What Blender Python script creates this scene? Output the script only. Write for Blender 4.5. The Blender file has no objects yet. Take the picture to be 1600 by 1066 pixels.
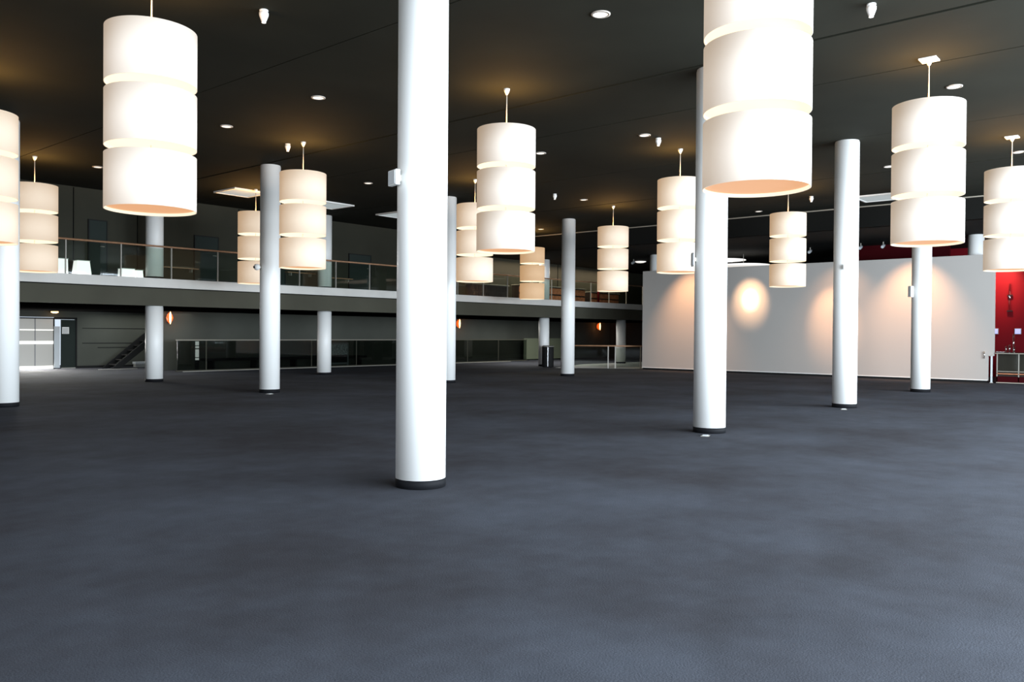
import bpy, bmesh, math, random
from math import pi, sin, cos, radians
from mathutils import Vector, Matrix
random.seed(7)
S = bpy.context.scene
C = S.collection
CEIL = 5.674          # main ceiling height
LOW = 5.0             # lower ceiling beyond the bulkhead

# ------------------------------------------------------------------ materials
def mat(name, col, rough=0.6, metal=0.0, emit=None, estr=0.0, spec=0.5, noise=None, bump=None):
    m = bpy.data.materials.new(name); m.use_nodes = True
    nt = m.node_tree; b = nt.nodes['Principled BSDF']
    b.inputs['Base Color'].default_value = (*col, 1)
    b.inputs['Roughness'].default_value = rough
    b.inputs['Metallic'].default_value = metal
    b.inputs['Specular IOR Level'].default_value = spec
    if emit:
        b.inputs['Emission Color'].default_value = (*emit, 1)
        b.inputs['Emission Strength'].default_value = estr
    if noise:                                   # (scale, low factor, high factor, detail)
        tc = nt.nodes.new('ShaderNodeTexCoord'); n = nt.nodes.new('ShaderNodeTexNoise')
        n.inputs['Scale'].default_value = noise[0]; n.inputs['Detail'].default_value = noise[3]
        r = nt.nodes.new('ShaderNodeValToRGB')
        r.color_ramp.elements[0].position = .3; r.color_ramp.elements[1].position = .7
        r.color_ramp.elements[0].color = (*[c * noise[1] for c in col], 1)
        r.color_ramp.elements[1].color = (*[min(1, c * noise[2]) for c in col], 1)
        nt.links.new(tc.outputs['Object'], n.inputs['Vector'])
        nt.links.new(n.outputs['Fac'], r.inputs['Fac'])
        nt.links.new(r.outputs['Color'], b.inputs['Base Color'])
    if bump:
        tc = nt.nodes.new('ShaderNodeTexCoord'); n = nt.nodes.new('ShaderNodeTexNoise')
        n.inputs['Scale'].default_value = bump[0]; n.inputs['Detail'].default_value = 3
        bp = nt.nodes.new('ShaderNodeBump'); bp.inputs['Strength'].default_value = bump[1]
        bp.inputs['Distance'].default_value = .02
        nt.links.new(tc.outputs['Object'], n.inputs['Vector'])
        nt.links.new(n.outputs['Fac'], bp.inputs['Height'])
        nt.links.new(bp.outputs['Normal'], b.inputs['Normal'])
    return m

def carpet_mat():
    m = bpy.data.materials.new('charcoal carpet'); m.use_nodes = True
    nt = m.node_tree; b = nt.nodes['Principled BSDF']; L = nt.links.new
    b.inputs['Roughness'].default_value = .95
    b.inputs['Specular IOR Level'].default_value = .12
    tc = nt.nodes.new('ShaderNodeTexCoord')
    def noi(sc, det, rough=.6):
        n = nt.nodes.new('ShaderNodeTexNoise'); n.inputs['Scale'].default_value = sc
        n.inputs['Detail'].default_value = det; n.inputs['Roughness'].default_value = rough
        L(tc.outputs['Object'], n.inputs['Vector']); return n
    big, mid, fine = noi(.35, 6, .65), noi(3.0, 5), noi(90, 2)
    r = nt.nodes.new('ShaderNodeValToRGB')
    r.color_ramp.elements[0].position = .36; r.color_ramp.elements[1].position = .66
    r.color_ramp.elements[0].color = (.034, .034, .040, 1)
    r.color_ramp.elements[1].color = (.061, .068, .085, 1)
    L(big.outputs['Fac'], r.inputs['Fac'])
    mx = nt.nodes.new('ShaderNodeMix'); mx.data_type = 'RGBA'; mx.blend_type = 'OVERLAY'
    mx.inputs['Factor'].default_value = .25
    L(r.outputs['Color'], mx.inputs[6]); L(mid.outputs['Fac'], mx.inputs[7])
    m2 = nt.nodes.new('ShaderNodeMix'); m2.data_type = 'RGBA'; m2.blend_type = 'OVERLAY'
    m2.inputs['Factor'].default_value = .35
    L(mx.outputs[2], m2.inputs[6]); L(fine.outputs['Fac'], m2.inputs[7])
    L(m2.outputs[2], b.inputs['Base Color'])
    bp = nt.nodes.new('ShaderNodeBump'); bp.inputs['Strength'].default_value = .25
    bp.inputs['Distance'].default_value = .01
    L(fine.outputs['Fac'], bp.inputs['Height']); L(bp.outputs['Normal'], b.inputs['Normal'])
    return m

def glass_mat(name, tint, refl=.12, rough=.03):
    m = bpy.data.materials.new(name); m.use_nodes = True
    nt = m.node_tree; nt.nodes.remove(nt.nodes['Principled BSDF'])
    out = nt.nodes['Material Output']
    t = nt.nodes.new('ShaderNodeBsdfTransparent'); t.inputs['Color'].default_value = (*tint, 1)
    g = nt.nodes.new('ShaderNodeBsdfGlossy'); g.inputs['Roughness'].default_value = rough
    f = nt.nodes.new('ShaderNodeLayerWeight'); f.inputs['Blend'].default_value = .5
    pw = nt.nodes.new('ShaderNodeMath'); pw.operation = 'POWER'; pw.inputs[1].default_value = 5
    a = nt.nodes.new('ShaderNodeMath'); a.operation = 'MULTIPLY_ADD'; a.inputs[1].default_value = .6; a.inputs[2].default_value = refl
    mx = nt.nodes.new('ShaderNodeMixShader')
    nt.links.new(f.outputs['Facing'], pw.inputs[0]); nt.links.new(pw.outputs[0], a.inputs[0]); nt.links.new(a.outputs[0], mx.inputs[0])
    nt.links.new(t.outputs[0], mx.inputs[1]); nt.links.new(g.outputs[0], mx.inputs[2])
    nt.links.new(mx.outputs[0], out.inputs['Surface'])
    return m

M = dict(
    carpet=carpet_mat(),
    ceiling=mat('dark ceiling board', (.0165, .0170, .0120), .9, spec=.12, noise=(.8, .85, 1.12, 4)),
    bulkhead=mat('black bulkhead', (.008, .008, .007), .9, spec=.1),
    groove=mat('ceiling groove', (.008, .008, .007), 1),
    pale_edge=mat('pale edge trim', (.30, .27, .22), .6),
    column=mat('white column paint', (.84, .84, .82), .42, noise=(.7, .97, 1.0, 2)),
    ring=mat('black base ring', (.006, .0065, .008), .7, spec=.12),
    band=mat('pale fascia band', (.60, .585, .55), .6, noise=(1.5, .93, 1.05, 3)),
    fascia=mat('olive grey fascia', (.066, .064, .048), .8, spec=.15, noise=(.8, .9, 1.1, 3)),
    soffit=mat('black soffit', (.005, .005, .005), 1, spec=0),
    gwall=mat('gallery wall grey', (.034, .033, .024), .85, spec=.12, noise=(.6, .88, 1.1, 3)),
    lwall=mat('lower wall grey', (.085, .088, .074), .85, spec=.12, noise=(.6, .88, 1.1, 3)),
    gdoor=mat('dark green grey door', (.020, .027, .024), .7, spec=.1),
    panel=mat('white partition', (.40, .375, .35), .8, spec=.2, noise=(.5, .97, 1.0, 2)),
    black=mat('matt black', (.012, .012, .012), .7, spec=.15),
    darkwall=mat('dark back wall', (.020, .021, .021), .85),
    red=mat('deep red wall', (.10, .001, .004), .6, spec=.1),
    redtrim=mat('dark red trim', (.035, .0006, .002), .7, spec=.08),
    wood=mat('oak handrail', (.36, .19, .10), .5, noise=(14, .8, 1.15, 4)),
    steel=mat('brushed steel', (.36, .34, .30), .5, .2),
    chrome=mat('chrome', (.8, .8, .8), .15, 1),
    white=mat('white plastic', (.8, .8, .78), .5),
    grey=mat('light grey panel', (.55, .58, .60), .6),
    colgrey=mat('grey column paint', (.19, .19, .18), .6, noise=(.7, .96, 1.0, 2)),  # darker copy of the white column paint; shade put into the colour
    skypanel=mat('daylit ceiling panel', (.15, .16, .16), .7, emit=(.80, .90, .92), estr=.42),  # reflected daylight put in as a faint glow
    stone=mat('pale stone floor', (.34, .35, .33), .6, noise=(2, .9, 1.08, 3)),
    frost=mat('frosted daylit glass', (.28, .28, .26), .5, emit=(.62, .60, .55), estr=.30),
    frostbar=mat('daylit bar', (.8, .8, .76), .5, emit=(1, .98, .92), estr=.9),
    glass=glass_mat('clear rail glass', (.86, .90, .87), .02),
    dglass=glass_mat('dark tinted glass', (.50, .53, .51), .03),
    wglass=glass_mat('window glass', (.95, .97, .97), .02),
    frame=mat('grey window frame', (.25, .26, .27), .5),
    orange=mat('amber lamp shade', (.6, .12, .02), .5, emit=(1, .13, .015), estr=.9),
    bulb=mat('bright warm bulb', (1, .8, .5), .5, emit=(1, .55, .22), estr=5.0),
    lens=mat('downlight lens', (.9, .9, .85), .4, emit=(1, .90, .78), estr=1.1),
    ringw=mat('downlight rim', (.42, .38, .34), .5),
    paper=mat('white paper', (.78, .78, .76), .7),
    ink=mat('grey print', (.25, .25, .26), .7),
    blue=mat('bluish lit screen', (.2, .2, .5), .4, emit=(.50, .52, 1.0), estr=.8),
    whitelit=mat('white tub plastic', (.9, .9, .9), .4, emit=(1, 1, 1), estr=.8),  # brightness put in as glow, though tubs and strip are no lamps
    canopy=mat('white disc glow', (.9, .9, .88), .5, emit=(1, .95, .88), estr=.8),
    orangewood=mat('warm orange brown wood', (.60, .22, .10), .5, noise=(9, .7, 1.25, 3)),
    darkwood=mat('dark brown wood', (.03, .018, .014), .5),
    bottle=glass_mat('pale bottle glass', (.93, .96, .95), .10),
    cord=mat('lamp cord', (.55, .50, .42), .5),
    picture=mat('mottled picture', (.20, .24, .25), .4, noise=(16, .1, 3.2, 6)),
)

# lamp fabrics: one cloth, three tones; weaker daylight farther in put into the colour
def fabric_mat(name, base, emit, estr):
    m = mat(name, base, .85, spec=.2, emit=emit, estr=estr, noise=(3, .97, 1.0, 2))
    return m
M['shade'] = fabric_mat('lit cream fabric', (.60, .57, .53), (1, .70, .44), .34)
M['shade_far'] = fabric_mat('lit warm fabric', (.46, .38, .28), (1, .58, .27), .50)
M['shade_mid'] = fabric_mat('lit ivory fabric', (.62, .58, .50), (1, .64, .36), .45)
M['shade_in'] = mat('glowing shade lining', (.25, .22, .15), .8, emit=(1, .86, .62), estr=1.1)
M['disc'] = mat('lit peach diffuser', (.22, .16, .12), .7, emit=(1, .50, .24), estr=.80)
M['disc_gap'] = mat('lit yellow diffuser', (.25, .22, .15), .7, emit=(1, .86, .62), estr=1.1)

# ------------------------------------------------------------------ mesh helpers
def bx(bm, x0, x1, y0, y1, z0, z1):
    v = [bm.verts.new((x, y, z)) for x in (x0, x1) for y in (y0, y1) for z in (z0, z1)]
    for f in ((0, 1, 3, 2), (4, 6, 7, 5), (0, 4, 5, 1), (2, 3, 7, 6), (0, 2, 6, 4), (1, 5, 7, 3)):
        bm.faces.new([v[i] for i in f])

def lathe(bm, prof, n=64, c=(0, 0), close=False):
    rings = []
    for r, z in prof:
        rings.append([bm.verts.new((c[0] + r * cos(2 * pi * k / n), c[1] + r * sin(2 * pi * k / n), z)) for k in range(n)])
    pairs = list(zip(rings, rings[1:])) + ([(rings[-1], rings[0])] if close else [])
    for a, b in pairs:
        for k in range(n):
            f = bm.faces.new((a[k], a[(k + 1) % n], b[(k + 1) % n], b[k])); f.smooth = True
    if not close:
        if prof[0][0] > 1e-4: bm.faces.new(rings[0][::-1])
        if prof[-1][0] > 1e-4: bm.faces.new(rings[-1])

def tube(bm, a, b, r, n=12):
    a, b = Vector(a), Vector(b); d = (b - a).normalized()
    u = d.orthogonal().normalized(); w = d.cross(u)
    R = [[bm.verts.new(p + (u * cos(2 * pi * k / n) + w * sin(2 * pi * k / n)) * r) for k in range(n)] for p in (a, b)]
    for k in range(n):
        f = bm.faces.new((R[0][k], R[0][(k + 1) % n], R[1][(k + 1) % n], R[1][k])); f.smooth = True
    bm.faces.new(R[0][::-1]); bm.faces.new(R[1])

def prism(bm, pts, z0, z1):
    lo = [bm.verts.new((x, y, z0)) for x, y in pts]; hi = [bm.verts.new((x, y, z1)) for x, y in pts]
    bm.faces.new(lo[::-1]); bm.faces.new(hi); n = len(pts)
    for k in range(n): bm.faces.new((lo[k], lo[(k + 1) % n], hi[(k + 1) % n], hi[k]))

def prism_y(bm, pts, y0, y1):      # outline in x,z extruded along y
    lo = [bm.verts.new((x, y0, z)) for x, z in pts]; hi = [bm.verts.new((x, y1, z)) for x, z in pts]
    bm.faces.new(lo); bm.faces.new(hi[::-1]); n = len(pts)
    for k in range(n): bm.faces.new((lo[k], hi[k], hi[(k + 1) % n], lo[(k + 1) % n]))

def taper(bm, w0, w1, d0, d1, h, z0=0):   # tapered box, bottom w0 x d0, top w1 x d1
    lo = [bm.verts.new((x * w0 / 2, y * d0 / 2, z0)) for x, y in ((-1, -1), (1, -1), (1, 1), (-1, 1))]
    hi = [bm.verts.new((x * w1 / 2, y * d1 / 2, z0 + h)) for x, y in ((-1, -1), (1, -1), (1, 1), (-1, 1))]
    bm.faces.new(lo[::-1]); bm.faces.new(hi)
    for k in range(4): bm.faces.new((lo[k], lo[(k + 1) % 4], hi[(k + 1) % 4], hi[k]))

def obj(name, bm, m, parent=None, bevel=0):
    bmesh.ops.recalc_face_normals(bm, faces=bm.faces)
    me = bpy.data.meshes.new(name); bm.to_mesh(me); bm.free()
    me.materials.append(m)
    o = bpy.data.objects.new(name, me); C.objects.link(o)
    if parent: o.parent = parent
    if bevel:
        b = o.modifiers.new('bevel', 'BEVEL'); b.width = bevel; b.segments = 2; b.limit_method = 'ANGLE'
    return o

def mk(fn, *a, **k):
    bm = bmesh.new(); fn(bm, *a, **k); return bm

def boxes(lst):
    bm = bmesh.new()
    for b in lst: bx(bm, *b)
    return bm

def tag(o, label, cat, group=None, kind=None):
    o['label'] = label; o['category'] = cat
    if group: o['group'] = group
    if kind: o['kind'] = kind
    return o

def thing(name, label, cat, loc=(0, 0, 0), rotz=0, group=None, kind=None):
    o = bpy.data.objects.new(name, None); C.objects.link(o); o.empty_display_size = .2
    o.location = loc; o.rotation_euler = (0, 0, rotz)
    return tag(o, label, cat, group, kind)

def struct(name, bm, m, label, cat, parent=None, bevel=0):
    o = obj(name, bm, m, parent, bevel)
    if parent is None: tag(o, label, cat, None, 'structure')
    return o

def dup(root, loc, rotz=None, **props):
    r = root.copy(); C.objects.link(r); r.location = loc
    if rotz is not None: r.rotation_euler = (0, 0, rotz)
    for k, v in props.items(): r[k] = v
    for ch in list(root.children):
        c = ch.copy(); C.objects.link(c); c.parent = r
        for g in list(ch.children):
            d = g.copy(); C.objects.link(d); d.parent = c
    return r

# ------------------------------------------------------------------ setting
X0, X1, Y0, Y1 = -8.0, 46.0, -6.0, 34.6
struct('floor', boxes([(X0 - .3, X1 + .3, Y0 - .3, Y1 + 3.3, -.2, 0)]), M['carpet'],
       'wide charcoal carpet floor of the empty hall', 'floor')

# main ceiling: boards with open joints running away to the left of the view, dark cover above
joints = [(-4.9, .03), (-.8, .03), (3.3, .05), (7.4, .02), (11.55, .075), (13.65, .03), (17.8, .02), (21.95, .05), (25.2, .02)]
bm = bmesh.new(); x = X0 - .3
for jx, w in joints:
    bx(bm, x, jx - w / 2, Y0 - .3, 25.4, CEIL, CEIL + .1); x = jx + w / 2
bx(bm, x, 27.3, Y0 - .3, 25.4, CEIL, CEIL + .1)
struct('ceiling', bm, M['ceiling'], 'dark grey-green flat ceiling of the hall with long thin joints', 'ceiling')
struct('ceiling_cover', boxes([(X0 - .3, 27.5, Y0 - .3, 25.4, CEIL + .1, CEIL + .2)]), M['groove'],
       'black void showing in the thin joints of the ceiling', 'ceiling')
struct('ceiling_lower', boxes([(27.36, X1 + .3, Y0 - .3, 25.4, LOW, LOW + .15)]), M['bulkhead'],
       'black lower ceiling behind the step, beyond the white partition', 'ceiling')
struct('trim_1', boxes([(27.3, 27.5, Y0 - .3, 25.35, LOW, CEIL + .1)]), M['bulkhead'],
       'black vertical step between the high and the low ceiling', 'bulkhead')
struct('trim_2', boxes([(27.262, 27.298, Y0, 25.05, CEIL - .035, CEIL - .002)]), M['pale_edge'],
       'thin pale edge strip along the step in the ceiling', 'trim')

struct('wall_left', boxes([(X0 - .3, X0, 15, Y1 + .3, 0, CEIL), (X0 - .3, X0, Y0 - .3, 15, 0, .35), (X0 - .3, X0, Y0 - .3, 15, 5.1, CEIL)]), M['gwall'],
       'grey end wall beyond the left side of the hall', 'wall')
struct('wall_far', boxes([(X1, X1 + .3, Y0 - .3, Y1 + .3, 0, CEIL)]), M['darkwall'],
       'dark far wall behind the low ceiling area', 'wall')

# gallery: a slab whose edge runs slightly out of parallel with the back wall
def ye(x): return 23.75 - .045 * (x - 11.8)
def strip(y_off, thick, z0, z1):
    bm = bmesh.new()
    prism(bm, [(X0, ye(X0) + y_off), (X1, ye(X1) + y_off), (X1, ye(X1) + y_off + thick), (X0, ye(X0) + y_off + thick)], z0, z1)
    return bm
bm = bmesh.new()
prism(bm, [(X0, ye(X0) + .14), (X1, ye(X1) + .14), (X1, Y1 + .3), (X0, Y1 + .3)], 2.27, 3.05)
struct('floor_gallery', bm, M['soffit'], 'black underside and floor of the upper gallery', 'gallery floor')
struct('trim_3', strip(-.02, .15, 2.80, 3.07), M['band'], 'pale band along the top edge of the gallery', 'fascia band')
struct('trim_4', strip(.05, .085, 2.26, 2.775), M['fascia'], 'olive grey fascia below the pale band of the gallery', 'fascia')
struct('wall_gallery', boxes([(X0, X1, 25.1, 25.4, 3.05, CEIL + .1)]), M['gwall'],
       'dark olive grey wall at the back of the upper gallery', 'wall')
bm = bmesh.new()
for xx in (9.9, 11.76, 15.2, 18.9, 23.4, 27.9, 33.0): bx(bm, xx - .012, xx + .012, 25.085, 25.1, 3.06, 5.65)
struct('trim_5', bm, M['soffit'], 'thin dark vertical joints on the gallery wall', 'trim')
for i, (a, b, zt) in enumerate(((10.33, 10.82, 4.75), (13.62, 14.42, 4.6), (16.3, 17.0, 4.5), (19.87, 20.9, 4.5), (22.3, 23.1, 4.5))):  # dark panels giving shape to reflections in the railing glass
    d = thing('door_%d' % (i + 1), ['narrow dark green-grey door on the gallery wall behind the white tubs',
        'dark green-grey door on the gallery wall right of the round column with the oval lamp',
        'dark green-grey gallery door behind the column that carries a round camera',
        'wide dark gallery door next to the tall white column',
        'dark gallery door hidden partly by the nearest white column'][i], 'door', ((a + b) / 2, 25.1, 3.05), 0, None, 'structure')
    w = (b - a) / 2
    obj('door_leaf', boxes([(-w, w, -.04, -.005, .01, zt - 3.05)]), M['gdoor'], d, .004)
    obj('door_frame', boxes([(-w - .03, -w, -.05, -.001, .01, zt - 3.02), (w, w + .03, -.05, -.001, .01, zt - 3.02), (-w, w, -.05, -.001, zt - 3.05, zt - 3.02)]), M['black'], d)
    bm = bmesh.new(); tube(bm, (w - .08, -.04, .95), (w - .08, -.09, .95), .012); tube(bm, (w - .08, -.08, .95), (w - .2, -.08, .95), .01)
    obj('door_handle', bm, M['steel'], d)

# lower level walls under the gallery
struct('wall_back', boxes([(15.35, X1, 30.6, 30.9, 0, 2.27)]), M['lwall'],
       'dark grey wall under the gallery behind the black glass balustrade', 'wall')
struct('wall_stair_end', boxes([(15.3, 15.5, 30.9, 31.25, 0, 2.27)]), M['darkwall'],
       'dark end wall beside the foot of the stairs under the gallery', 'wall')
bm = bmesh.new()
bx(bm, X0, 11.15, 34.6, 34.8, 0, 2.27); bx(bm, 13.78, 15.0, 34.6, 34.8, 0, 2.27); bx(bm, 11.15, 13.78, 34.6, 34.8, 2.02, 2.27)
bx(bm, 15.0, X1, 34.6, 34.8, 0, 2.27)
struct('wall_rear', bm, M['lwall'], 'dark grey panelled wall beside the bright glass door under the gallery', 'wall')
bm = bmesh.new()
for z in (1.60, 1.0, .82): bx(bm, 14.0 if z > .9 else 14.6, 17.5, 34.585, 34.6, z - .012, z + .012)
struct('trim_6', bm, M['black'], 'thin dark horizontal joints on the panelled wall by the stairs', 'trim')
struct('baseboard_rear', boxes([(13.8, 19, 34.56, 34.6, 0, .09)]), M['black'], 'black baseboard of the panelled wall by the stairs', 'baseboard')

# bright glass door, far left
d = thing('door_6', 'bright frosted glass double door under the gallery at the far end on the left', 'door', (12.0, 34.6, 0), 0, None, 'structure')
obj('door_pane', boxes([(-.83, .92, .03, .05, .12, 1.95)]), M['frost'], d)
obj('door_frame', boxes([(-.87, -.83, 0, .1, 0, 2.0), (.92, .965, 0, .1, 0, 2.0), (-.83, .92, 0, .1, 1.95, 2.0)]), M['black'], d)
obj('glazing_bar', boxes([(-.83, .92, .015, .03, 1.50, 1.54), (-.83, .92, .01, .03, .97, 1.09)]), M['frostbar'], d)
obj('glazing_post', boxes([(.25, .28, .012, .03, .12, 1.95)]), M['ink'], d)
obj('kick_plate', boxes([(-.83, .92, .01, .05, .0, .12)]), M['frostbar'], d)
d = thing('door_7', 'dark grey door leaf with a white notice beside the bright glass door', 'door', (13.46, 34.6, 0), 0, None, 'structure')
obj('door_leaf', boxes([(-.27, .27, -.03, .02, .03, 1.93)]), M['gdoor'], d, .004)
obj('door_frame', boxes([(.27, .32, -.06, .02, 0, 2.0), (-.52, .32, -.06, .02, 1.94, 2.02)]), M['black'], d)
obj('sill_strip', boxes([(-.27, .27, -.05, -.03, .0, .03)]), M['steel'], d)
bm = bmesh.new(); bx(bm, -.53, -.32, -.05, 0, .03, 1.66)
obj('pale_edge_panel', bm, M['grey'], d, .004)
n = thing('notice', 'small white printed notice fixed on the dark door leaf', 'notice', (13.35, 34.565, 1.5))
obj('sheet', boxes([(-.13, .13, -.008, 0, -.13, .14)]), M['paper'], n)
obj('print', boxes([(-.10, .10, -.0095, -.0082, .06 - k * .055, .078 - k * .055) for k in range(4)]), M['ink'], n)

# pale floor strips
bm = bmesh.new(); prism(bm, [(29.2, 22.3), (31.6, 19.2), (46, 19.2), (46, 24.0), (33.5, 24.0)], 0, .004)
struct('floor_stone', bm, M['stone'], 'pale stone floor behind the low railing left of the partition', 'floor')

# window wall behind and to the right of the camera
bm = bmesh.new()
bx(bm, X0, X1, Y0 - .3, Y0, 0, .35); bx(bm, X0, X1, Y0 - .3, Y0, 5.1, CEIL); bx(bm, X0, -2, Y0 - .3, Y0, .35, 5.1); bx(bm, 44, X1, Y0 - .3, Y0, .35, 5.1)
struct('wall_front', bm, M['gwall'], 'grey wall around the long window behind the camera', 'wall')
for k in range(14):
    xa = -2 + k * 46 / 14; xb = xa + 46 / 14
    w = thing('window_%d' % (k + 1), 'tall window bay in the long glazed wall, number %d along' % (k + 1), 'window', ((xa + xb) / 2, Y0 - .15, .35), 0, None, 'structure')
    hw = (xb - xa) / 2
    obj('window_frame', boxes([(-hw, -hw + .05, -.06, .06, 0, 4.75), (hw - .05, hw, -.06, .06, 0, 4.75), (-hw, hw, -.06, .06, 0, .05), (-hw, hw, -.06, .06, 4.7, 4.75), (-hw, hw, -.05, .05, 2.5, 2.56)]), M['frame'], w)
    obj('window_pane', boxes([(-hw + .05, hw - .05, -.006, .006, .05, 4.7)]), M['wglass'], w)

for k in range(6):  # unseen end glazing, added to go with the fill light
    ya = Y0 + k * 3.5; yb = ya + 3.5; hw = 1.75
    w = thing('window_%d' % (k + 15), 'window bay in the glazed end wall, number %d along' % (k + 1), 'window', (X0 - .15, (ya + yb) / 2, .35), pi / 2, None, 'structure')
    obj('window_frame', boxes([(-hw, -hw + .05, -.06, .06, 0, 4.75), (hw - .05, hw, -.06, .06, 0, 4.75), (-hw, hw, -.06, .06, 0, .05), (-hw, hw, -.06, .06, 4.7, 4.75)]), M['frame'], w)
    obj('window_pane', boxes([(-hw + .05, hw - .05, -.006, .006, .05, 4.7)]), M['wglass'], w)
# white partition on the right with a black recessed foot
struct('wall_partition', boxes([(31.0, 31.16, 5.66, 18.92, .08, 4.27)]), M['panel'],
       'long white free-standing partition wall washed by warm spotlights', 'partition wall')
struct('baseboard_partition', boxes([(31.02, 31.14, 5.7, 18.9, 0, .08)]), M['black'],
       'black recessed foot of the white partition', 'baseboard')
struct('trim_7', boxes([(30.985, 31.0, 5.66, 18.92, .08, .105)]), M['white'], 'thin white strip along the foot of the partition', 'trim')
# red room beyond the partition
struct('wall_red', boxes([(36.0, 36.2, Y0, 8.2, 0, LOW)]), M['red'], 'deep red wall of the bar beyond the partition', 'wall')
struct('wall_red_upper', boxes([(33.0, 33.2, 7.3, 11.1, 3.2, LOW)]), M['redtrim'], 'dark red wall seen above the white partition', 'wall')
struct('wall_post', boxes([(31.0, 31.35, 5.52, 5.66, .9, 4.0)]), M['panel'], 'narrow white jamb at the right end of the partition', 'wall post')

# ------------------------------------------------------------------ columns
R = .248
def column(h, z0=0, ring=True):
    t = bpy.data.objects.new('column', None); C.objects.link(t); t.empty_display_size = .3
    obj('shaft', mk(lathe, [(R, z0 + (.085 if ring else 0)), (R, h - .03), (R * .97, h - .03), (R * .97, h - .001)], 96), M['column'], t)
    if ring: obj('base_ring', mk(lathe, [(R + .004, z0 + .001), (R + .004, z0 + .078), (R - .01, z0 + .085)], 96), M['ring'], t)
    return t
full = column(CEIL)
G = 'round white columns of the hall'
cols = [
    (5.66, 6.00, 'thickest nearest round white column left of the picture centre'),
    (11.85, 6.00, 'second nearest white column, standing behind the big lamp cropped by the frame top'),
    (18.02, 5.98, 'white column before the partition with its round top fully in view'),
    (24.60, 6.12, 'white column before the partition directly below the large right lamp'),
    (11.78, 18.00, 'white column touching the left edge of a three-tier lamp, with a round camera on it'),
    (17.93, 17.85, 'white column peeking out just right of the nearest thick column'),
    (24.04, 17.80, 'slim white column between the two centre lamps, with its top in view'),
    (5.90, 18.20, 'white column at the left edge of the picture behind a cropped lamp'),
]
for i, (x, y, lab) in enumerate(cols):
    o = full if i == 0 else dup(full, (x, y, 0))
    o.location = (x, y, 0); tag(o, lab, 'column', G, 'thing')
# columns that pass through the gallery: one lower and one upper length each
lowc = column(2.268); upc = column(CEIL - 3.05)
gcols = [(11.82, 24.12, 'below the big left lamp'), (18.05, 24.17, 'beside the lamp left of the nearest column'),
         (30.45, 23.94, 'behind the black bin'), (36.55, 23.6, 'behind the low railing with steel posts')]
for i, (x, y, w) in enumerate(gcols):
    a = lowc if i == 0 else dup(lowc, (x, y, 0))
    a.location = (x, y, 0); tag(a, 'short white column under the gallery ' + w, 'column', 'columns under the gallery', 'thing')
    if i == 3: continue
    b = upc if i == 0 else (column(LOW - 3.052) if i == 2 else dup(upc, (x, y, 3.05)))
    b.location = (x, y, 3.05)
    tag(b, 'white column on the upper gallery floor ' + ['under the big left lamp', 'half hidden by a tier lamp', 'beside the small amber lamp'][i], 'column', 'columns on the gallery floor', 'thing')
lc = column(LOW - .002)
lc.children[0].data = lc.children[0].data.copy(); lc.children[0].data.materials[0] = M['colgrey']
lc.location = (31.45, 18.55, 0); tag(lc, 'grey-lit column head rising above the left end of the partition', 'column', 'columns behind the partition', 'thing')
o = dup(lc, (31.55, 6.15, 0)); tag(o, 'grey-lit column head rising above the right end of the partition', 'column', 'columns behind the partition', 'thing')

# ------------------------------------------------------------------ pendant lamps
TOP, BOT, RL = 4.979, 2.915, .497
DH, GAP = .628, .090
lampZ = [BOT + 2 * (DH + GAP), BOT + (DH + GAP), BOT]      # drum bottoms, top to bottom
def make_lamp(shade, plate=False):
    t = bpy.data.objects.new('pendant_lamp', None); C.objects.link(t); t.empty_display_size = .3
    # canopy plate on the ceiling, rod
    bm = bmesh.new(); lathe(bm, [(.016, -.10), (.045, -.04), (.055, -.001)], 24)
    if plate: bx(bm, -.12, .12, -.12, .12, -.022, -.002)
    obj('ceiling_rose', bm, M['white'], t)
    bm = bmesh.new(); tube(bm, (0, 0, -.08), (0, 0, TOP - CEIL - .04), .009)
    obj('rod', bm, M['cord'], t)
    for k, z in enumerate(lampZ):
        z -= CEIL
        d = obj('drum_shade', mk(lathe, [(RL, z), (RL, z + DH), (RL - .006, z + DH), (RL - .006, z)], 96, (0, 0), True), shade, t)
        # bright lining inside
        obj('lining', mk(lathe, [(RL - .0075, z + .001), (RL - .0075, z + DH - .02), (RL - .009, z + DH - .02), (RL - .009, z + .001)], 96, (0, 0), True), M['shade_in'], d)
        bm = bmesh.new(); lathe(bm, [(RL - .012, z + .035), (RL - .012, z + .04)], 96)
        obj('diffuser', bm, M['disc'] if k == 2 else M['disc_gap'], d)
        # hub arms that carry the drum
        bm = bmesh.new()
        for a in range(3):
            an = a * 2 * pi / 3 + .4
            tube(bm, (0, 0, z + DH - .03), ((RL - .01) * cos(an), (RL - .01) * sin(an), z + DH - .03), .005, 8)
        if k: tube(bm, (0, 0, z + DH - .03), (0, 0, z + DH + GAP + .04), .007, 12)
        obj('carrier', bm, M['cord'], d)
    return t
near = make_lamp(M['shade']); near_plate = make_lamp(M['shade'], True); mid = make_lamp(M['shade_mid']); far = make_lamp(M['shade_far'])
GL = 'three-tier drum pendant lamps'
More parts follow.
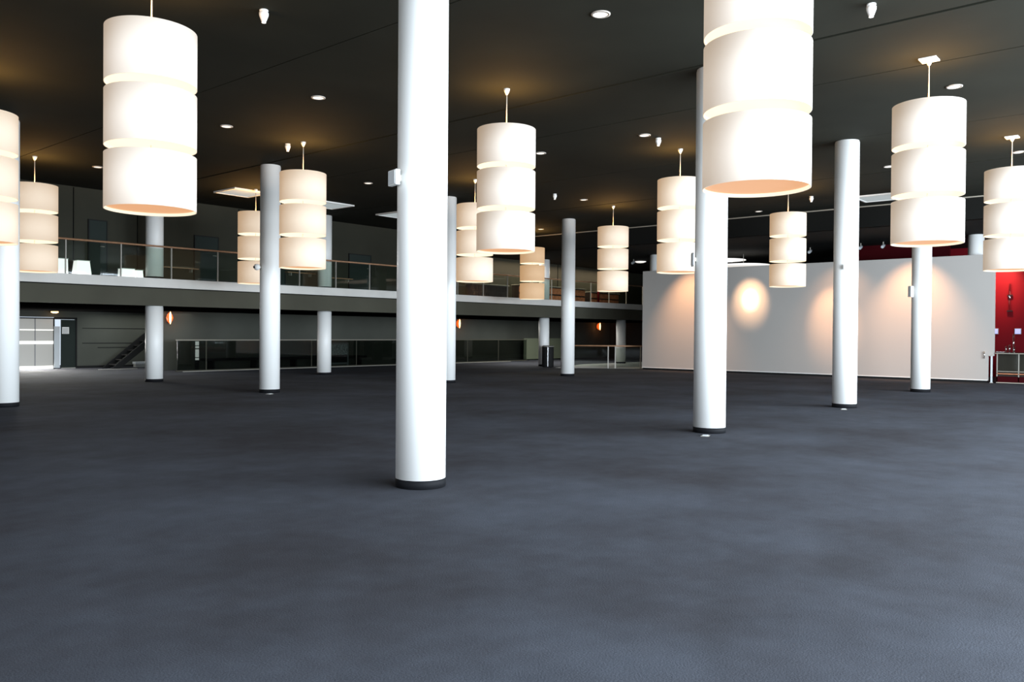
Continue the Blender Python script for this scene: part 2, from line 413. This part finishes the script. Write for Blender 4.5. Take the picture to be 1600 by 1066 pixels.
lamps = [  # x, y, kind, label
    (4.55, 9.38, 'n', 'large three-tier white drum lamp hanging upper left, its rod cut by the frame top'),
    (10.59, 9.17, 'n', 'three-tier drum lamp hanging just right of the nearest thick column'),
    (16.45, 9.10, 'm', 'three-tier drum lamp cut off on its right by the second nearest column'),
    (22.90, 9.22, 'm', 'small three-tier drum lamp in front of the white partition, glowing spot beside it'),
    (7.46, 3.32, 'n', 'largest three-tier drum lamp, cropped by the frame top, peach underside in view'),
    (13.41, 3.27, 'p', 'big bright three-tier drum lamp hanging over the farthest partition column, square ceiling plate'),
    (19.68, 3.20, 'p', 'three-tier drum lamp cropped by the right frame edge before the red bar'),
    (4.54, 15.02, 'm', 'three-tier drum lamp cropped by the left frame edge in front of a column'),
    (10.75, 15.18, 'm', 'three-tier drum lamp touching the right side of the column with a round camera'),
    (16.28, 15.20, 'm', 'three-tier drum lamp partly hidden behind the brighter lamp beside the nearest column'),
    (22.40, 14.80, 'm', 'small three-tier drum lamp right of the slim column with its top in view'),
    (7.60, 21.50, 'm', 'three-tier drum lamp hanging right behind the column at the left picture edge'),
    (13.45, 21.30, 'm', 'three-tier drum lamp half hidden by the left of the column with a round camera'),
    (25.85, 20.95, 'f', 'smallest amber three-tier drum lamp, hanging low left of the slim column'),
]
used = {}
src = {'n': near, 'p': near_plate, 'm': mid, 'f': far}
for x, y, k, lab in lamps:
    if k in used: o = dup(src[k], (x, y, CEIL))
    else: o = src[k]; used[k] = 1; o.location = (x, y, CEIL)
    tag(o, lab, 'pendant lamp', GL)
    # warm light leaving the open top of the upper drum
    l = bpy.data.lights.new('lamp_glow', 'AREA'); l.shape = 'DISK'; l.size = .8; l.color = (1, .50, .13); l.energy = 34
    lo = bpy.data.objects.new('lamp_glow', l); C.objects.link(lo); lo.parent = o
    lo.location = (0, 0, TOP - CEIL + .02); lo.rotation_euler = (pi, 0, 0)

# ------------------------------------------------------------------ ceiling fittings
def downlight():
    t = bpy.data.objects.new('downlight', None); C.objects.link(t); t.empty_display_size = .1
    obj('rim', mk(lathe, [(.125, -.001), (.125, -.012), (.095, -.016), (.095, -.001)], 40, (0, 0), True), M['ringw'], t)
    bm = bmesh.new(); lathe(bm, [(.094, -.004), (.094, -.010)], 40)
    obj('lens', bm, M['lens'], t)
    return t
dl = downlight()
dls = [(8.87, 6.08, 'recessed round ceiling downlight at the frame top near the centre'),
       (8.87, 12.09, 'recessed ceiling downlight above and right of the big left lamp'),
       (8.94, 15.23, 'recessed ceiling downlight between the big left lamp and the tier lamp on its right'),
       (9.10, 21.60, 'recessed ceiling downlight touching the left edge of the big left lamp'),
       (14.83, 17.91, 'recessed ceiling downlight just left of the nearest thick column'),
       (14.82, 11.79, 'recessed ceiling downlight at the right edge of the lamp beside the nearest column'),
       (14.83, 9.04, 'recessed ceiling downlight paired with a small spotlight in mid ceiling'),
       (15.13, 3.30, 'recessed ceiling downlight just right of the rod of the big bright right lamp'),
       (21.26, 6.06, 'recessed ceiling downlight touching the left edge of the big bright right lamp'),
       (21.37, 3.35, 'recessed ceiling downlight at the right frame edge'),
       (20.79, 14.83, 'recessed ceiling downlight above the small lamp right of the slim column'),
       (26.30, 11.60, 'recessed ceiling downlight beside the step of the ceiling, left of the small partition lamp'),
       (25.60, 20.33, 'recessed ceiling downlight just left of the top of the slim column')]
for i, (x, y, lab) in enumerate(dls):
    o = dl if i == 0 else dup(dl, (x, y, CEIL))
    o.location = (x, y, CEIL); tag(o, lab, 'downlight', 'recessed ceiling downlights')

def spothead():
    t = bpy.data.objects.new('ceiling_spotlight', None); C.objects.link(t); t.empty_display_size = .1
    bm = bmesh.new(); lathe(bm, [(.055, -.02), (.055, -.001)], 24)
    obj('mount', bm, M['white'], t)
    bm = bmesh.new(); lathe(bm, [(.026, -.15), (.034, -.14), (.058, -.075), (.06, -.04), (.03, -.02)], 24)
    obj('housing', bm, M['white'], t)
    bm = bmesh.new(); lathe(bm, [(.028, -.165), (.028, -.159)], 20)
    obj('lens', bm, M['lens'], t)
    return t
sp = spothead()
sps = [(6.02, 9.37, 'white conical ceiling spotlight near the frame top left of the nearest column'),
       (10.74, 3.29, 'white conical ceiling spotlight at the frame top right of the largest lamp'),
       (10.64, 15.60, 'small warm-lit ceiling spotlight next to the rod of the lamp by the camera column'),
       (15.25, 8.96, 'small white ceiling spotlight touching a downlight in mid ceiling'),
       (19.42, 14.90, 'small ceiling spotlight right of the lamp beside the nearest column'),
       (24.45, 9.14, 'small ceiling spotlight right of the largest lamp, above the partition')]
for i, (x, y, lab) in enumerate(sps):
    o = sp if i == 0 else dup(sp, (x, y, CEIL))
    o.location = (x, y, CEIL); tag(o, lab, 'spotlight', 'small ceiling spotlights')

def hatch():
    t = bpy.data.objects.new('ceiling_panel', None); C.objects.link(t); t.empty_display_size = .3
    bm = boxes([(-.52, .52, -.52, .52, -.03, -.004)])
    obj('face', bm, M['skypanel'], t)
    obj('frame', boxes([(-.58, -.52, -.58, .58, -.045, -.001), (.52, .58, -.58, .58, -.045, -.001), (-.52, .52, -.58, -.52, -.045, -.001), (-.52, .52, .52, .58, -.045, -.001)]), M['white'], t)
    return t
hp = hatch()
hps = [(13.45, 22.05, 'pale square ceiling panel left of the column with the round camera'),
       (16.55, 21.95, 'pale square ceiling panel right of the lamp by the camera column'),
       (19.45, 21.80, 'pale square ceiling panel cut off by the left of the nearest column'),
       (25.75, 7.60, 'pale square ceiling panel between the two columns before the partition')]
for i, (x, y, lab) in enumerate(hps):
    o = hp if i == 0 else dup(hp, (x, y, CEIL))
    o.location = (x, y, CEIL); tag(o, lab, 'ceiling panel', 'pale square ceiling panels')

# ------------------------------------------------------------------ things on the columns
def bracket(loc, ang, w, h, d, lab, name='wall_speaker'):
    t = thing(name, lab, 'speaker', loc, ang)
    obj('housing', boxes([(.04, .04 + d, -w / 2, w / 2, -h / 2, h / 2)]), M['white'], t, .008)
    obj('bracket', boxes([(-.02, .045, -.03, .03, -.03, .03)]), M['steel'], t)
    obj('grille', boxes([(.041 + d, .046 + d, -w * .4, w * .4, -h * .42, h * .42)]), M['grey'], t)
def on_col(cx, cy, ang, z): return (cx + R * cos(ang), cy + R * sin(ang), z)
A1 = radians(135 + 20)
bracket(on_col(5.66, 6.0, radians(165), 3.03), radians(165), .17, .15, .05, 'small white box speaker on the left side of the nearest thick column')
bracket(on_col(11.85, 6.0, radians(140), 2.70), radians(140), .12, .22, .02, 'small white box speaker on the left side of the column behind the largest lamp')
bracket(on_col(24.60, 6.12, radians(140), 2.76), radians(140), .14, .30, .08, 'small grey-white box speaker on the column below the large right lamp')
bracket(on_col(18.02, 5.98, radians(200), 2.98), radians(200), .13, .10, .05, 'small white box speaker on the column with its round top fully in view')
a = radians(180)
t = thing('security_camera', 'round white camera on the column left of a three-tier lamp', 'camera', (11.78 + (R + .035) * cos(a), 18.0 + (R + .035) * sin(a), 3.12), a)
bm = bmesh.new(); tube(bm, (-.034, 0, 0), (.07, 0, 0), .022); obj('arm', bm, M['steel'], t)
bm = bmesh.new(); lathe(bm, [(.0001, -.085), (.05, -.07), (.078, -.03), (.078, .02), (.055, .06), (.0001, .075)], 28, (.09, 0)); obj('ball_housing', bm, M['white'], t)
bm = bmesh.new(); tube(bm, (.16, 0, -.01), (.178, 0, -.012), .03, 16); obj('lens', bm, M['black'], t)

# floor outlets in the carpet in front of the columns
def outlet():
    t = bpy.data.objects.new('floor_outlet', None); C.objects.link(t)
    obj('plate', boxes([(-.08, .08, -.06, .06, 0, .008)]), M['steel'], t, .003)
    obj('lid', boxes([(-.055, .055, -.04, .04, .008, .016)]), M['grey'], t, .003)
    return t
fo = outlet()
for i, (x, y, lab) in enumerate(((11.33, 5.80, 'small metal floor outlet at the foot of the second nearest column'),
                                 (17.45, 5.80, 'small metal floor outlet at the foot of the column with its top in view'),
                                 (11.42, 17.45, 'small metal floor outlet at the foot of the column with the round camera'))):
    o = fo if i == 0 else dup(fo, (x, y, 0)); o.location = (x, y, 0); o.rotation_euler = (0, 0, radians(20)); tag(o, lab, 'floor outlet', 'floor outlets')

# ------------------------------------------------------------------ gallery railing
t = thing('gallery_railing', 'long glass railing with a wooden handrail along the upper gallery', 'railing', (0, 0, 3.07))
xs = [7.77 + 1.468 * k for k in range(-4, 24)]
bm = bmesh.new(); tube(bm, (xs[0], ye(xs[0]) + .06, .955), (xs[-1], ye(xs[-1]) + .06, .955), .027, 16); obj('handrail', bm, M['wood'], t)
post = None
for x in xs:
    if post is None:
        post = obj('post', boxes([(-.012, .012, -.025, .025, 0, .93)]), M['steel'], t)
        q = post
    else:
        q = post.copy(); C.objects.link(q); q.parent = t
    q.location = (x, ye(x) + .06, 0)
pane = None
for a, b in zip(xs, xs[1:]):
    if pane is None:
        bm = bmesh.new(); prism(bm, [(.02, -.001), (1.448, -.066), (1.448, -.058), (.02, .007)], .02, .90)
        pane = obj('glass_pane', bm, M['glass'], t); q = pane
    else:
        q = pane.copy(); C.objects.link(q); q.parent = t
    q.location = (a, ye(a) + .06, 0)

# white tubs and other things standing on the gallery
def tub(x, y, w, w1, h, lab):
    t = thing('plastic_tub', lab, 'tub', (x, y, 3.05), 0, 'white tubs on the gallery')
    obj('body', mk(taper, w, w1, .30, .26, h), M['whitelit'], t, .01)
    bm = bmesh.new(); taper(bm, w1 + .02, w1 + .02, .28, .28, .02, h); obj('lid', bm, M['white'], t, .004)
tub(9.28, 24.35, .28, .27, .44, 'white tub on the gallery beside the lamp behind the left column')
tub(9.83, 24.35, .44, .34, .42, 'wide tapered white tub on the gallery, narrower at the top')
tub(11.12, 24.42, .38, .38, .28, 'low white tub on the gallery left of the round column, first of a touching pair')
tub(11.44, 24.36, .20, .17, .25, 'small tilted-looking white tub touching the column side of its pair')
# thin boards that put warm glass reflections into the shape
for (a, b, z, lab) in ((12.2, 13.66, 3.50, 'thin warm-lit wooden shelf on the gallery wall right of the round column'),
                       (17.0, 18.2, 3.62, 'thin wooden shelf on the gallery wall under the lamp by the camera column'),
                       (18.7, 19.9, 3.52, 'thin wooden shelf on the gallery wall right of the half-hidden column')):
    s = thing('wall_shelf', lab, 'shelf', ((a + b) / 2, 25.1, z), 0, 'wooden shelves on the gallery wall')
    w = (b - a) / 2
    obj('board', boxes([(-w, w, -.22, -.005, 0, .03)]), M['wood'], s, .004)
    for q in (-w * .7, w * .7):
        obj('bracket', boxes([(q - .01, q + .01, -.18, -.005, -.1, 0)]), M['steel'], s)
# slatted cabinets on the right part of the gallery
def cabinet(x0, x1, h, lab, m):
    c = thing('slatted_cabinet', lab, 'cabinet', ((x0 + x1) / 2, 24.5, 3.05), 0, 'slatted cabinets on the gallery')
    w = (x1 - x0) / 2
    obj('body', boxes([(-w, w, -.18, .2, 0, h)]), M['darkwood'], c, .005)
    obj('top', boxes([(-w - .03, w + .03, -.24, .22, h, h + .04)]), M['pale_edge'], c, .005)
    bm = bmesh.new(); n = int((x1 - x0) / .11)
    for k in range(n):
        xx = -w + .05 + k * (2 * w - .06) / n
        bx(bm, xx, xx + .06, -.21, -.18, .10, h * .44); bx(bm, xx, xx + .06, -.21, -.18, h * .54, h - .05)
    obj('slats', bm, m, c)
cabinet(25.9, 28.3, .60, 'low brown slatted cabinet on the gallery left of the amber lamp', M['darkwood'])
cabinet(29.0, 29.9, .70, 'short slatted cabinet on the gallery behind the amber lamp', M['orangewood'])
cabinet(31.0, 34.3, .72, 'long orange slatted cabinet on the gallery right of the slim column', M['orangewood'])
cabinet(34.8, 37.4, .62, 'brown slatted cabinet on the gallery next to the partition', M['orangewood'])
p = thing('red_post', 'slim bright red post on the gallery right of the small lamp', 'post', (35.1, 24.05, 3.05))
obj('shaft', mk(lathe, [(.05, .03), (.05, .85)], 20), M['red'], p)
obj('foot', mk(lathe, [(.12, 0), (.12, .02), (.05, .035)], 20), M['black'], p)
obj('cap', mk(lathe, [(.055, .85), (.055, .88), (.02, .9)], 20), M['red'], p)

# ------------------------------------------------------------------ under the gallery
t = thing('glass_balustrade', 'long low dark glass balustrade under the gallery with thin pale rails', 'balustrade', (15.08, 29.1, 0))
LB = 20.4
obj('top_rail', boxes([(0, 11, -.02, .02, 1.165, 1.20)]), M['pale_edge'], t)
obj('top_rail', boxes([(11.0, LB, -.02, .02, 1.165, 1.20)]), M['fascia'], t)
obj('bottom_rail', boxes([(0, LB, -.03, .03, .02, .055)]), M['fascia'], t)
gl = None
for k in range(9):
    bm_x = 1.2 + k * 2.4
    if k < 9 and bm_x < LB:
        q = obj('post', boxes([(-.012, .012, -.012, .012, .055, 1.165)]), M['fascia'], t) if gl is None else gl.copy()
        if gl is None: gl = q
        else: C.objects.link(q); q.parent = t
        q.location = (bm_x, 0, 0)
gp = None
edges = [0.02] + [1.2 + k * 2.4 for k in range(9) if 1.2 + k * 2.4 < LB] + [LB]
for a, b in zip(edges, edges[1:]):
    obj('glass_pane', boxes([(a + .03, b - .03, -.005, .005, .06, 1.16)]), M['dglass'], t)
# things behind the balustrade
o = thing('vertical_sign', 'narrow white vertical sign with dark gaps behind the dark balustrade', 'sign', (16.02, 29.3, 0))  # pale strip that builds a window reflection as an object
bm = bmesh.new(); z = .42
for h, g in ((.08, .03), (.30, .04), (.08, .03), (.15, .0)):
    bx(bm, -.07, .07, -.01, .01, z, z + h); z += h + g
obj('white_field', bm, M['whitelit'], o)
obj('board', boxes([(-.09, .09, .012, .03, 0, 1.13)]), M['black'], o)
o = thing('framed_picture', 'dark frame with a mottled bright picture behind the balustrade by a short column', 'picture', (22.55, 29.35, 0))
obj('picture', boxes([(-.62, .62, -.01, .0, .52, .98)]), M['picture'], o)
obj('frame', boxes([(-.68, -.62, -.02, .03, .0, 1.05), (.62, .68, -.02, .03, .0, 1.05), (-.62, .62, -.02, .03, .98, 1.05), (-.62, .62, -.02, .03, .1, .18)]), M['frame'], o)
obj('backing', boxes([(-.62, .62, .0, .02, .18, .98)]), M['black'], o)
o = thing('bench', 'long low black bench behind the dark balustrade', 'bench', (20, 29.85, 0))
obj('seat', boxes([(-3.4, 4.5, -.25, .25, .36, .46)]), M['black'], o, .02)
for q in (-3.1, -1.2, .7, 2.5, 4.2): obj('leg', boxes([(q - .04, q + .04, -.2, .2, 0, .36)]), M['black'], o)

# staircase
s = thing('staircase', 'dark sloping staircase rising under the gallery behind the round column', 'staircase', (14.5, 33.05, 0))
def stringer(y0, y1):
    bm = bmesh.new(); prism_y(bm, [(-.02, 0), (.30, 0), (2.45, 1.68), (2.45, 2.02), (2.30, 1.92)], y0, y1); return bm
obj('stringer', stringer(0, .05), M['black'], s); obj('stringer', stringer(.85, .90), M['black'], s)
for k in range(8): obj('step', boxes([(.24 + k * .25, .50 + k * .25, .05, .85, .13 + k * .19, .17 + k * .19)]), M['black'], s)
o = thing('plinth_bench', 'pale low ledge below the stairs beside the round column', 'ledge', (16.35, 34.2, 0))
obj('slab', boxes([(-.45, .55, -.15, .15, .12, .22)]), M['grey'], o, .01)
obj('foot', boxes([(-.42, .5, -.12, .12, 0, .12)]), M['stone'], o)
struct('trim_8', boxes([(13.8, 15.3, 32.6, 32.64, 0, .02), (15.3, 34, 29.0, 29.03, 0, .02)]), M['steel'], 'thin metal floor strip under the gallery', 'trim')

# amber wall lamps
def sconce(x, lab):
    t = thing('wall_lamp', lab, 'wall lamp', (x, 30.6, 2.02), 0, 'amber wall lamps under the gallery')
    obj('back_plate', boxes([(-.05, .05, -.02, -.001, -.15, .15)]), M['steel'], t)
    obj('shade', mk(lathe, [(.03, -.21), (.10, -.10), (.125, 0), (.10, .10), (.03, .21)], 28, (0, -.14)), M['orange'], t)
    obj('bulb', mk(lathe, [(.012, -.24), (.035, -.13), (.045, 0), (.035, .13), (.012, .235)], 20, (-.05, -.285)), M['bulb'], t)
    l = bpy.data.lights.new('lamp_glow', 'POINT'); l.color = (1, .3, .06); l.energy = 5; l.shadow_soft_size = .1
    lo = bpy.data.objects.new('lamp_glow', l); C.objects.link(lo); lo.parent = t; lo.location = (0, -.55, 0)
sconce(15.53, 'glowing amber wall lamp peeking out right of the leftmost short column')
sconce(31.40, 'glowing amber wall lamp beside the nearest thick column, under the gallery')
sconce(44.5, 'glowing red-amber wall lamp right of the slim column, under the gallery')
t = thing('exit_light', 'small amber lit light above the bright glass door', 'light', (12.85, 34.3, 2.27))
obj('housing', boxes([(-.16, .16, -.06, .06, -.03, -.001)]), M['black'], t)
obj('lens', mk(lathe, [(.05, -.10), (.13, -.07), (.13, -.03)], 24), M['bulb'], t)

# black bin in front of the gallery column
b = thing('litter_bin', 'tall black litter bin with a chrome strip before a short column', 'bin', (29.75, 23.15, 0), radians(-50))
obj('body', mk(lathe, [(.25, 0), (.27, .03), (.27, .92), (.24, .98)], 48), M['black'], b)
obj('rim', mk(lathe, [(.275, .93), (.275, .96), (.262, .96), (.262, .93)], 48, (0, 0), True), M['steel'], b)
obj('handle', boxes([(-.035, .01, -.31, -.268, .03, .90)]), M['chrome'], b)

# low railing left of the partition
ra, rb = Vector((29.55, 22.2)), Vector((31.9, 19.0)); dv = rb - ra
t = thing('low_railing', 'low railing with steel posts and a wooden handrail left of the partition', 'railing', (ra.x, ra.y, 0), math.atan2(dv.y, dv.x))
LR = dv.length
bm = bmesh.new(); tube(bm, (0, 0, 1.0), (LR, 0, 1.0), .03); obj('handrail', bm, M['wood'], t)
for k, f in enumerate((.04, .12, .52, .60, .88)):
    obj('post', boxes([(LR * f - .022, LR * f + .022, -.02, .02, .004, .98)]), M['steel'], t)
for a, b_ in ((.13, .51), (.61, .87)):
    obj('glass_pane', boxes([(LR * a, LR * b_, -.004, .004, .08, .90)]), M['glass'], t)

# green grey screen beside the balustrade
o = thing('wall_screen', 'pale green-grey screen standing between the balustrade and the slim column', 'screen', (38.4, 30.0, 0))
obj('panel', boxes([(-2.1, 2.1, -.02, .02, .05, 1.25)]), mat('green grey board', (.16, .18, .12), .7), o)
obj('foot', boxes([(-1.9, -1.8, -.2, .2, 0, .05), (1.8, 1.9, -.2, .2, 0, .05)]), M['black'], o)

# ------------------------------------------------------------------ behind the partition
def dish(x, y, z, r, lab):
    t = thing('dish_lamp', lab, 'ceiling lamp', (x, y, LOW), 0, 'white dish lamps beyond the partition')
    dz = z - LOW
    obj('dish', mk(lathe, [(.02, dz - .06), (r * .55, dz - .045), (r, dz), (r * .98, dz + .015), (.02, dz + .02)], 48), M['canopy'], t)
    bm = bmesh.new(); tube(bm, (0, 0, dz + .02), (0, 0, -.001), .012); obj('rod', bm, M['steel'], t)
dish(33.5, 16.35, 4.80, .95, 'wide white dish lamp just above the partition behind a column')
dish(33.2, 15.3, 4.50, 1.15, 'lower white dish lamp resting in view on the partition top edge')
dish(33.5, 20.6, 4.95, .28, 'small white dish lamp left of the grey column head at the partition end')
def track(x, y, lab):
    t = thing('track_spotlight', lab, 'spotlight', (x, y, LOW), radians(180), 'dim spotlights beyond the partition')
    obj('arm', boxes([(-.015, .015, -.015, .015, -.10, -.001)]), M['steel'], t)
    bm = bmesh.new(); tube(bm, (-.06, 0, -.12), (.12, 0, -.20), .06, 20); obj('housing', bm, M['frame'], t)
    bm = bmesh.new(); tube(bm, (.118, 0, -.199), (.124, 0, -.2016), .045, 20); obj('lens', bm, M['grey'], t)
track(31.9, 10.05, 'dim round spotlight above the partition, left one of the pair before the dark red wall')
track(31.9, 9.25, 'dim round spotlight above the partition near the large right lamp')
track(32.3, 12.1, 'dim round spotlight above the partition between the small lamp and a column')
track(32.6, 20.4, 'bright small spotlight in the dark left of the partition')
# extra light-coloured lens for that last one is a part of its own
# bar beyond the partition
b = thing('bar_counter', 'black bar counter with glass front and red foot beyond the partition', 'bar counter', (31.25, 5.45, 0))
obj('worktop', boxes([(-.03, 1.0, -6.0, .04, .97, 1.01)]), M['black'], b, .005)
obj('top_edge', boxes([(-.045, -.03, -6.0, .04, .975, 1.0)]), M['pale_edge'], b)
obj('body', boxes([(.25, .95, -5.95, 0, .0, .97)]), M['darkwood'], b)
obj('base', boxes([(0, .25, -5.95, 0, .03, .22)]), M['redtrim'], b)
obj('bottom_strip', boxes([(-.01, .0, -5.95, 0, .005, .035)]), M['pale_edge'], b)
obj('shelf', boxes([(0, .25, -5.95, 0, .30, .325)]), M['orangewood'], b)
obj('shelf', boxes([(0, .25, -5.95, 0, .38, .40)]), M['pale_edge'], b)
for k in range(6): obj('upright', boxes([(0, .02, -.02 - k * .62 - .015, -.02 - k * .62 + .015, .04, .97)]), M['steel'], b)
obj('glass_front', boxes([(.005, .011, -5.9, -.05, .42, .96)]), M['glass'], b)
p = thing('door_post', 'slim pale post standing at the left end of the bar counter', 'post', (31.14, 5.57, 0))
obj('shaft', boxes([(-.03, .03, -.025, .025, .01, .98)]), M['grey'], p, .004)
obj('foot', boxes([(-.05, .05, -.045, .045, 0, .02)]), M['steel'], p)
h = thing('door_pull', 'small chrome pull on the right end of the white partition', 'handle', (30.98, 5.75, .93))
bm = bmesh.new(); tube(bm, (-.03, 0, -.12), (-.03, 0, .12), .014); tube(bm, (-.03, 0, -.08), (.02, 0, -.08), .009); tube(bm, (-.03, 0, .08), (.02, 0, .08), .009)
obj('grip', bm, M['chrome'], h)
for i, (x, y, r, hh, lab) in enumerate(((31.5, 5.22, .035, .22, 'short glass tumbler at the left of the group on the bar'),
                                   (31.5, 5.12, .04, .26, 'glass tumbler in the middle of the group on the bar'),
                                   (31.6, 5.02, .035, .62, 'tall slim glass vase on the bar in front of the red wall'),
                                   (31.45, 4.98, .04, .2, 'glass tumbler at the right of the group on the bar'))):
    g = thing('glass_vessel', lab, 'glass', (x, y, 1.01), 0, 'glassware on the bar')
    obj('wall', mk(lathe, [(r * .8, .0), (r, hh), (r - .004, hh), (r * .8 - .004, .01)], 24), M['bottle'], g)
    obj('base', mk(lathe, [(r * .82, .0005), (r * .85, .012)], 24), M['chrome'], g)
g = thing('napkin_cloth', 'crumpled pale cloth lying at the left end of the bar', 'cloth', (31.45, 5.38, 1.01))
bm = bmesh.new(); bmesh.ops.create_grid(bm, x_segments=10, y_segments=10, size=.11)
for v in bm.verts: v.co.z = .012 + .022 * abs(sin(v.co.x * 40) * cos(v.co.y * 31))
obj('cloth', bm, M['paper'], g)
for y, lab in ((6.33, 'small bluish lit screen on the red wall beside the partition end'), (5.58, 'small bluish square screen on the red wall at the right frame edge')):
    g = thing('wall_display', lab, 'screen', (36.0, y, 1.75), 0, 'small lit displays on the red wall')
    obj('bezel', boxes([(-.05, -.001, -.11, .11, -.11, .11)]), M['frame'], g, .01)
    obj('display', boxes([(-.055, -.05, -.09, .09, -.09, .09)]), M['blue'], g)
g = thing('wall_tube_light', 'tall pale glass tube mounted on the red wall above the bar', 'wall lamp', (35.9, 5.85, 3.0))
obj('tube', mk(lathe, [(.05, -.45), (.05, .55)], 20), M['bottle'], g)
obj('holder', boxes([(-.02, .099, -.09, .09, .1, .13), (-.02, .099, -.09, .09, -.5, -.46)]), M['black'], g)

# ------------------------------------------------------------------ lights
def area(name, loc, rot, sx, sy, e, col):
    l = bpy.data.lights.new(name, 'AREA'); l.shape = 'RECTANGLE'; l.size = sx; l.size_y = sy; l.energy = e; l.color = col
    o = bpy.data.objects.new(name, l); C.objects.link(o); o.location = loc; o.rotation_euler = rot; return o
area('window_daylight', (12.5, Y0 + .12, 2.75), (radians(90), 0, 0), 27, 4.6, 11800, (.80, .905, 1.0))
area('end_window_daylight', (X0 + .12, 4, 2.75), (0, radians(-90), 0), 4.6, 19, 750, (.93, .96, 1.0))  # fill added at the unseen left end to lift columns and partition
def spot(name, loc, target, e, size, blend, col, r=.05):
    l = bpy.data.lights.new(name, 'SPOT'); l.energy = e; l.spot_size = radians(size); l.spot_blend = blend; l.color = col; l.shadow_soft_size = r
    o = bpy.data.objects.new(name, l); C.objects.link(o); o.location = loc
    o.rotation_euler = (Vector(target) - Vector(loc)).to_track_quat('-Z', 'Y').to_euler(); return o
W = (1, .52, .26)
spot('partition_spot', (28.6, 13.98, 4.7), (31, 13.98, 2.95), 2600, 17, 1, (1, .72, .48))
spot('partition_spot', (28.6, 10.72, 4.85), (31, 10.72, 2.2), 1300, 36, 1, W)
spot('partition_spot', (28.6, 13.98, 4.7), (31, 13.98, 2.95), 1500, 34, 1, (1, .60, .33))
for y, e in ((16.5, 1000), (7.9, 1100), (10.4, 300)):
    spot('partition_washer', (29.3, y, 4.95), (31.0, y, 2.2), e, 72, 1, W)
spot('bar_spot', (34.6, 6.0, 4.8), (36, 6.15, 3.5), 1500, 60, 1, (1, .5, .35))
area('bar_light', (33.5, 3, 4.9), (0, 0, 0), 2, 6, 60, (1, .75, .6))
area('door_daylight', (12.0, 34.4, 1.05), (radians(-78), 0, 0), 1.6, 1.7, 300, (1, .98, .92))
area('stair_light', (16.2, 33.4, 2.2), (0, 0, 0), 4, 1.6, 45, (.95, 1, .97))  # added fill without a fitting, lifts the stair walls
area('entrance_light', (12.0, 29.5, 2.2), (0, 0, 0), 9, 6, 110, (.97, 1, .97))  # added to brighten floor and walls under the left gallery
area('undercroft_light', (34, 26.5, 2.22), (0, 0, 0), 8, 4, 260, (1, .97, .9))  # extra brightness added under the right gallery, no lamp there
area('gallery_light', (32, 24.4, 4.9), (0, 0, 0), 11, .8, 260, (1, .80, .60))  # warm fill added so the gallery cabinets show

w = bpy.data.worlds.new('world'); S.world = w; w.use_nodes = True
bg = w.node_tree.nodes['Background']; bg.inputs['Color'].default_value = (.75, .87, 1, 1); bg.inputs['Strength'].default_value = 1.0

# ------------------------------------------------------------------ camera
cam = bpy.data.cameras.new('camera'); co = bpy.data.objects.new('camera', cam); C.objects.link(co)
F, YAW, PITCH, ROLL, HC = 1285.6549, .705, -.0092, .0078, 1.5243
YAW, PITCH, ROLL, HC = (0.704986, -0.00922, 0.007761, 1.524262)
cam.sensor_width = 36; cam.lens = 36 * F / 1600; cam.clip_end = 300
fw = Vector((cos(YAW) * cos(PITCH), sin(YAW) * cos(PITCH), sin(PITCH)))
r = Vector((sin(YAW), -cos(YAW), 0)); u = r.cross(fw)
r2 = r * cos(ROLL) + u * sin(ROLL); u2 = -r * sin(ROLL) + u * cos(ROLL)
m = Matrix((r2, u2, -fw)).transposed().to_4x4(); m.translation = (0, 0, HC)
co.matrix_world = m
S.camera = co
S.view_settings.view_transform = 'Standard'
S.view_settings.look = 'None'
S.view_settings.exposure = 0
